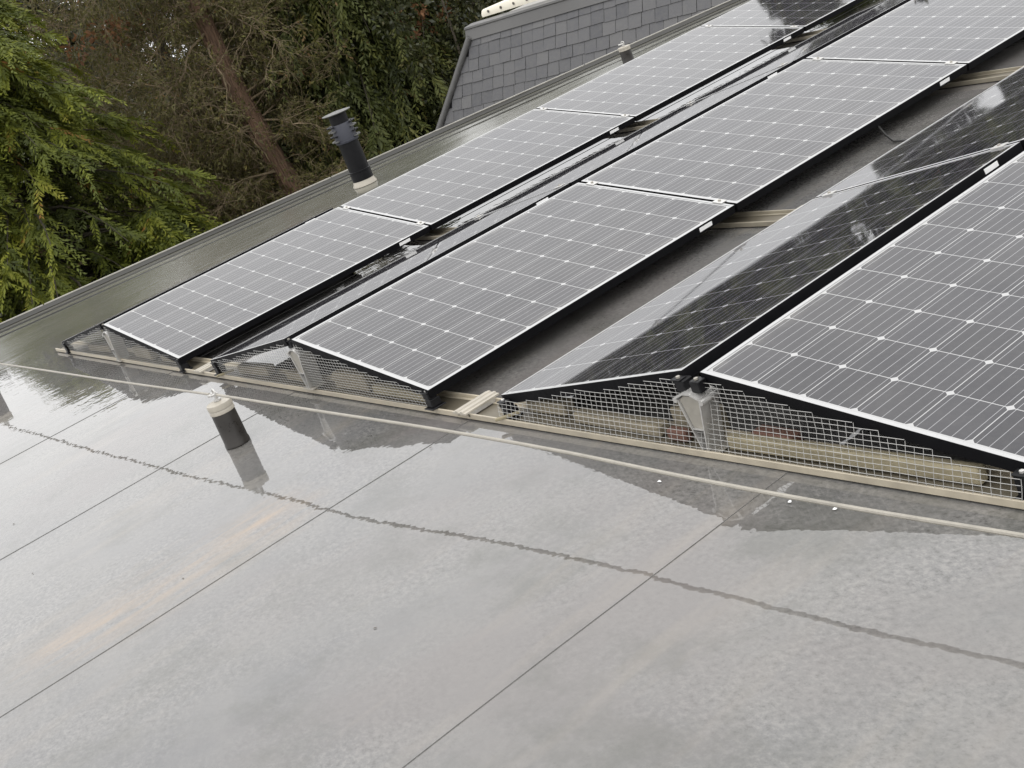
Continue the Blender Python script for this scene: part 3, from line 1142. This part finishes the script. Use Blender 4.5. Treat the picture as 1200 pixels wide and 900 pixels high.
def twig_tree(label, base, H, lean, seed, bark, tw, leaf=None, zlo=.35, n1=26, n2=8, n3=5, rad=2.2, tip_leaf=4, name='bare_tree', twig=None, trunk_top=.25, clear=False):
    rg = np.random.default_rng(seed)
    root = empty(name, base)
    tk = MB()
    n = 14
    def tp(f):
        return np.array([lean[0] * f * H + .20 * math.sin(f * 9 + seed), lean[1] * f * H + .08 * math.cos(f * 6), f * H])
    tk.tube([tuple(tp(i / n)) for i in range(n + 1)], [tw * (1 - (1 - trunk_top) * i / n) for i in range(n + 1)], 12)
    # stringy strips of bark
    for k in range(46):
        a = rg.random() * 6.28; f0 = rg.uniform(.2, .75); f1 = f0 + rg.uniform(.08, .3)
        pts = []
        for j in range(7):
            f = f0 + (f1 - f0) * j / 6
            rr = tw * (1 - (1 - trunk_top) * f) + .008
            pts.append(tuple(tp(f) + np.array([math.cos(a + .07 * j), math.sin(a + .07 * j), 0]) * (rr + rg.uniform(-.01, .03))))
        tk.tube(pts, rg.uniform(.012, .035), 4)
    tk.build('trunk', bark, root, smooth=True)
    lb, tb_ = MB(), MB()
    LP, LD = [], []

    def wand(p, d, L, r, k, wob, grav, mb, sides=4):
        pts, rs = [tuple(p)], [r]
        dd = d / np.linalg.norm(d)
        for j in range(k):
            dd = dd + rg.normal(0, wob, 3); dd[2] -= grav
            dd /= np.linalg.norm(dd)
            p = p + dd * L / k
            pts.append(tuple(p)); rs.append(max(.0022, r * (1 - .85 * (j + 1) / k)))
        mb.tube(pts, rs, sides, cap=False)
        return [np.array(q) for q in pts], dd
    for i in range(n1):
        f = rg.uniform(zlo, .99)
        a = rg.random() * 6.28
        d = np.array([math.cos(a), math.sin(a), rg.uniform(-.25, .45)])
        if clear and d[0] * .9 - d[1] * .44 > .88:
            continue
        L = rad * rg.uniform(.5, 1.15)
        pts, _ = wand(tp(f), d, L, tw * .11, 8, .20, .035, lb, 5)
        for j in range(n2):
            q = pts[rg.integers(2, 9)]
            d2 = d * .7 + rg.normal(0, .7, 3)
            p2, _ = wand(q, d2, L * rg.uniform(.25, .5), .010, 6, .22, .05, lb)
            for k in range(n3):
                q2 = p2[rg.integers(1, 7)]
                p3, d3 = wand(q2, d2 + rg.normal(0, .9, 3), L * rg.uniform(.10, .26), .0045, 4, .25, .04, tb_, 3)
                for _ in range(tip_leaf):
                    LP.append(p3[rg.integers(1, 5)] + rg.normal(0, .03, 3)); LD.append(d3 + rg.normal(0, .6, 3))
    lb.build('limb', twig or M['bark_grey'], root)
    tb_.build('twigs', twig or M['bark_grey'], root)
    if leaf and LP:
        P = np.array(LP); D = unit(np.array(LD) + np.array([0, 0, -.5]))
        k = len(P)
        SS = unit(np.cross(D, rg.normal(0, 1, (k, 3))))
        leaf_mesh('foliage', P, D, SS, rg.uniform(.05, .13, k), rg.uniform(.008, .02, k), np.clip(rg.normal(.45, .22, k), 0, 1), leaf, root)
    tag(root, label, 'tree')
    return root


def bush(label, base, size, seed, leaf, bark, n=14000, ll=(.05, .09), name='evergreen_bush', clumps=60, cat='tree', tr=(.09, .06, .02)):
    if cat == 'branch': tr = (.012, .008, .004)
    rg = np.random.default_rng(seed)
    root = empty(name, base)
    tk = MB()
    for i in range(5):
        a = rg.random() * 6.28
        tk.tube([(0, 0, 0), (.1 * math.cos(a), .1 * math.sin(a), size[2] * .3), (size[0] * .45 * math.cos(a), size[1] * .45 * math.sin(a), size[2] * .85)], tr, 6)
    tk.build('trunk', bark, root)
    cc = unit(rg.normal(0, 1, (clumps, 3))) * (rg.random((clumps, 1)) ** .4)
    cc = cc * np.array([size[0], size[1], size[2] * .5]) + np.array([0, 0, size[2] * .55])
    cr = rg.uniform(.18, .42, clumps) * min(size[0], size[1])
    ci = rg.integers(0, clumps, n)
    dirs = unit(rg.normal(0, 1, (n, 3)))
    P = cc[ci] + dirs * (cr[ci] * rg.random(n) ** .33)[:, None]
    D = unit(dirs * .7 + rg.normal(0, .6, (n, 3)) + np.array([0, 0, -.3]))
    SS = unit(np.cross(D, rg.normal(0, 1, (n, 3))))
    L = rg.uniform(ll[0], ll[1], n)
    T = np.clip(rg.normal(.5, .2, n) + rg.normal(0, .15, clumps)[ci], 0, 1)
    leaf_mesh('foliage', P, D, SS, L, L * .24, T, leaf, root)
    tag(root, label, cat)
    return root


# bright cypress at the left, nearest the roof edge
conifer('bright green cypress with drooping sprays at the left edge, nearest the roof', polar(75.8, 27.5, GZ), 12.3, 4.2, 1, M['leaf_bright'], M['bark_red'],
        nb=480, nl=23, nlf=22, ll=(.10, .19), lw=.020, droop=.5, hang=.75, spray=.80, tw=.3, z0=.2, taper=.5)
conifer('low bright yellow-green cypress peeping over the roof edge beside the tall one', polar(71.0, 26.5, GZ), 7.0, 2.5, 2, M['leaf_bright'], M['bark_red'],
        nb=170, nl=17, nlf=16, ll=(.10, .18), lw=.020, droop=.35, hang=.7, spray=.66, tw=.18, z0=.25, dead=.012)
# tangled half-dead tree with leaning red trunk
twig_tree('half-dead tree with leaning red-brown trunk and a tangle of bare twigs', polar(64.0, 29, GZ), 12.2, (-.043, -.085), 5, M['bark_red'], .27, M['leaf_olive'],
          zlo=.4, n1=96, n2=14, n3=9, rad=2.4, tip_leaf=8, clear=True, trunk_top=.45, twig=M['bark_twig'])
twig_tree('grey bare-twigged tree with sparse olive leaves between cypress and leaning trunk', polar(68.4, 34, GZ), 12.3, (.03, .02), 6, M['bark_grey'], .22, M['leaf_olive'],
          zlo=.3, n1=80, n2=14, n3=9, rad=3.9, tip_leaf=14, twig=M['bark_twig'])
# dark hanging conifer
conifer('dark conifer with long hanging sprays behind the flue', polar(60.6, 30.5, GZ), 12.6, 3.3, 8, M['leaf_dark'], M['bark_red'],
        nb=420, nl=22, nlf=18, ll=(.12, .24), lw=.024, droop=.8, hang=1.5, spray=1.3, tw=.36, z0=.22, taper=.5)
bush('dark small-leaved holly beside the slate roof hip', polar(57.0, 29.5, GZ), (2.0, 2.0, 10.2), 12, M['leaf_holly'], M['bark_grey'], n=34000, ll=(.09, .16), name='holly_tree', clumps=120)
bush('sprig of rust-coloured leaves hanging between dark conifer and holly', polar(58.0, 29, -.5), (.35, .9, .9), 13, M['leaf_rust'], M['bark_grey'], n=150, ll=(.09, .17), name='rust_leaf_branch', clumps=9, cat='branch')
bush('rust-coloured leaf spray high in the bare twigs near the upper left', polar(69.7, 29, 1.75), (.75, .9, .5), 14, M['leaf_rust'], M['bark_grey'], n=240, ll=(.09, .17), name='rust_leaf_branch', clumps=9, cat='branch')
bush('single small rust leaf tuft low beside the yellow-green cypress', polar(70.6, 27.0, -.9), (.3, .3, .4), 15, M['leaf_rust'], M['bark_grey'], n=60, ll=(.10, .18), name='rust_leaf_branch', clumps=4, cat='branch')

# trees farther back closing the view
far = [(79, 43, 13.8, 5.0, 'far'), (73.0, 45, 14.0, 5.0, 'far'), (68.9, 44, 13.6, 4.6, 'far'), (64.6, 46, 14.2, 5.0, 'far'), (60.0, 48, 14.2, 5.1, 'dark'),
       (55.5, 46, 12.6, 5.0, 'dark'), (83.5, 34, 12.6, 4.5, 'dark'), (89.0, 38, 12.5, 5.2, 'far')]
flab = ['blue-green conifer far behind the left-edge cypress', 'blue-green conifer far behind, left of the bare twigs', 'hazy green conifer glimpsed through the grey bare twigs',
        'hazy green conifer far behind the leaning red trunk', 'tall dark conifer far behind the hanging conifer', 'dark conifer far behind the holly and slate roof',
        'dark conifer beyond the left edge, near the roof', 'blue-green conifer beyond the left edge, farther away']
for i, (az, ds, h, r_, kd) in enumerate(far):
    conifer(flab[i], polar(az, ds, GZ), h, r_, 30 + i, M['leaf_far'] if kd == 'far' else M['leaf_dark'], M['bark_grey'], nb=170, nl=14, nlf=9,
            ll=(.26, .48), lw=.055, droop=.45, hang=.8, spray=1.0, tw=.3, z0=.1, group=None, taper=.5)
# tall trees past the far end of the roof: they show in the panels
tall = [(48.5, 54, 15.0, 5.0), (36, 52, 15.0, 5.5), (29, 54, 15.0, 5.5), (54, 54, 15.0, 5.5), (41.5, 56, 14.5, 5.5), (45, 62, 15.5, 6.5), (51, 63, 15.5, 6.5)]
tlab = ['dark conifer behind the slate building', 'dark conifer behind the far end of the middle row', 'broad conifer behind the far end of the right row', 'dark conifer behind the cream coping', 'dark conifer far behind the right end of the slate building', 'broad dark conifer in the second line behind the slate building', 'broad dark conifer in the second line behind the coping']
conifer('tall slim dark conifer past the roof end, mirrored as streaks in the last left-row panel', (-16.9, 20.8, GZ), 16.9, 1.7, 70, M['leaf_dark'], M['bark_grey'], nb=240, nl=12, nlf=9,
        ll=(.2, .4), lw=.05, droop=.5, hang=1.0, spray=.6, tw=.3, z0=.1, taper=.35)
conifer('slim conifer whose top shows as a smudge in the farthest middle panel', (-14.8, 22.2, GZ), 16.3, 1.1, 71, M['leaf_dark'], M['bark_grey'], nb=150, nl=12, nlf=9,
        ll=(.2, .4), lw=.05, droop=.5, hang=1.0, spray=.6, tw=.25, z0=.1, taper=.6)
for i, (az, ds, h, r_) in enumerate(tall):
    conifer(tlab[i], polar(az, ds, GZ), h, r_, 60 + i, M['leaf_dark'], M['bark_grey'], nb=230, nl=14, nlf=9,
            ll=(.30, .55), lw=.07, droop=.4, hang=.8, spray=1.3, tw=.35, z0=.05, taper=.35)

# ------------------------------------------------------------------ small litter on the roof
lt = random.Random(4)
dro = [(.42, -.17), (.56, -.165), (-.045, -.19)]
for i, (x, y) in enumerate(dro):
    b = MB()
    n = 9
    rr = [lt.uniform(.0028, .0065) for _ in range(n)]
    vs = [(rr[k] * 1.3 * math.cos(2 * math.pi * k / n), rr[k] * math.sin(2 * math.pi * k / n), 0) for k in range(n)] + [(.6 * rr[k] * math.cos(2 * math.pi * k / n), .6 * rr[k] * math.sin(2 * math.pi * k / n), .0025) for k in range(n)]
    b.add(vs, [(k, (k + 1) % n, (k + 1) % n + n, k + n) for k in range(n)] + [tuple(range(n, 2 * n))])
    o = b.build('bird_dropping', M['sticker'], loc=(x, y, .0052))
    tag(o, 'small white bird dropping on the wet roof in front of the panels', 'bird dropping', 'bird droppings on the wet roof')

lv = random.Random(9)
for i in range(7):
    x = lv.uniform(-3.4, 1.0); y = lv.uniform(-1.75, -.12)
    b = MB()
    L = lv.uniform(.004, .008); W_ = L * lv.uniform(.3, .55); c_ = lv.uniform(.001, .004)
    b.add([(-L, 0, .001), (-L * .3, W_, c_), (L * .5, W_ * .8, c_ * .8), (L, 0, .0015), (L * .4, -W_, c_), (-L * .4, -W_ * .9, c_ * 1.2)], [(0, 1, 5), (1, 2, 4, 5), (2, 3, 4)])
    o = b.build('leaf_scrap', M['scrap'], loc=(x, y, .0022))
    o.rotation_euler = (0, 0, lv.uniform(0, 6.28))
    tag(o, 'tiny dark scrap of dead leaf lying on the wet roof', 'leaf scrap', 'leaf scraps on the wet roof')

# ------------------------------------------------------------------ light
SUN_EL, SUN_AZ = 52, 118      # overcast: weak and very soft, from behind the camera
w = bpy.data.worlds.new('World'); S.world = w; w.use_nodes = True
nt = w.node_tree
bg = nt.nodes['Background']
sky = nt.nodes.new('ShaderNodeTexSky'); sky.sky_type = 'NISHITA'; sky.sun_disc = False
sky.sun_elevation = R(SUN_EL); sky.sun_rotation = R(SUN_AZ); sky.air_density = 1.0; sky.dust_density = 4.0; sky.ozone_density = 1.0
hs = nt.nodes.new('ShaderNodeHueSaturation'); hs.inputs['Saturation'].default_value = .25
nt.links.new(sky.outputs[0], hs.inputs['Color'])
tc = nt.nodes.new('ShaderNodeTexCoord')
nz = nt.nodes.new('ShaderNodeTexNoise'); nz.inputs['Scale'].default_value = 2.2; nz.inputs['Detail'].default_value = 4
nt.links.new(tc.outputs['Generated'], nz.inputs['Vector'])
cr = nt.nodes.new('ShaderNodeValToRGB')
cr.color_ramp.elements[0].position = .3; cr.color_ramp.elements[0].color = (.84, .845, .86, 1)
cr.color_ramp.elements[1].position = .7; cr.color_ramp.elements[1].color = (1, .995, .985, 1)
nt.links.new(nz.outputs['Fac'], cr.inputs[0])
sx = nt.nodes.new('ShaderNodeSeparateXYZ'); nt.links.new(tc.outputs['Generated'], sx.inputs[0])
lum = nt.nodes.new('ShaderNodeMapRange')          # CIE-like overcast luminance against sin(elevation)
lum.inputs[1].default_value = 0.0; lum.inputs[2].default_value = 1.0
lum.inputs[3].default_value = 18.5; lum.inputs[4].default_value = 25.0
nt.links.new(sx.outputs[2], lum.inputs[0])
sc = nt.nodes.new('ShaderNodeVectorMath'); sc.operation = 'SCALE'
nt.links.new(cr.outputs[0], sc.inputs[0]); nt.links.new(lum.outputs[0], sc.inputs['Scale'])
mx = nt.nodes.new('ShaderNodeMix'); mx.data_type = 'RGBA'; mx.inputs['Factor'].default_value = .88     # cloud cover
ca = [i for i in mx.inputs if i.type == 'RGBA']
nt.links.new(hs.outputs[0], ca[0]); nt.links.new(sc.outputs[0], ca[1])
nt.links.new([o for o in mx.outputs if o.type == 'RGBA'][0], bg.inputs['Color'])
bg.inputs['Strength'].default_value = .10
sd = bpy.data.lights.new('sun', 'SUN'); sd.energy = .5; sd.angle = R(50); sd.color = (1, .98, .95)
so_ = bpy.data.objects.new('sun', sd); COL.objects.link(so_)
dv = Vector((math.sin(R(SUN_AZ)) * math.cos(R(SUN_EL)), math.cos(R(SUN_AZ)) * math.cos(R(SUN_EL)), math.sin(R(SUN_EL))))
so_.rotation_euler = dv.to_track_quat('Z', 'Y').to_euler()
so_.location = dv * 30

# ------------------------------------------------------------------ camera
cd = bpy.data.cameras.new('camera'); cam = bpy.data.objects.new('camera', cd); COL.objects.link(cam)
cam.location = CAM; cam.rotation_euler = CROT
cd.sensor_width = 36; cd.lens = FPX / 1200 * 36
cd.clip_start = .05; cd.clip_end = 2000
S.camera = cam
S.view_settings.view_transform = 'Standard'
S.view_settings.look = 'None'
S.view_settings.exposure = 0
S.view_settings.gamma = 1
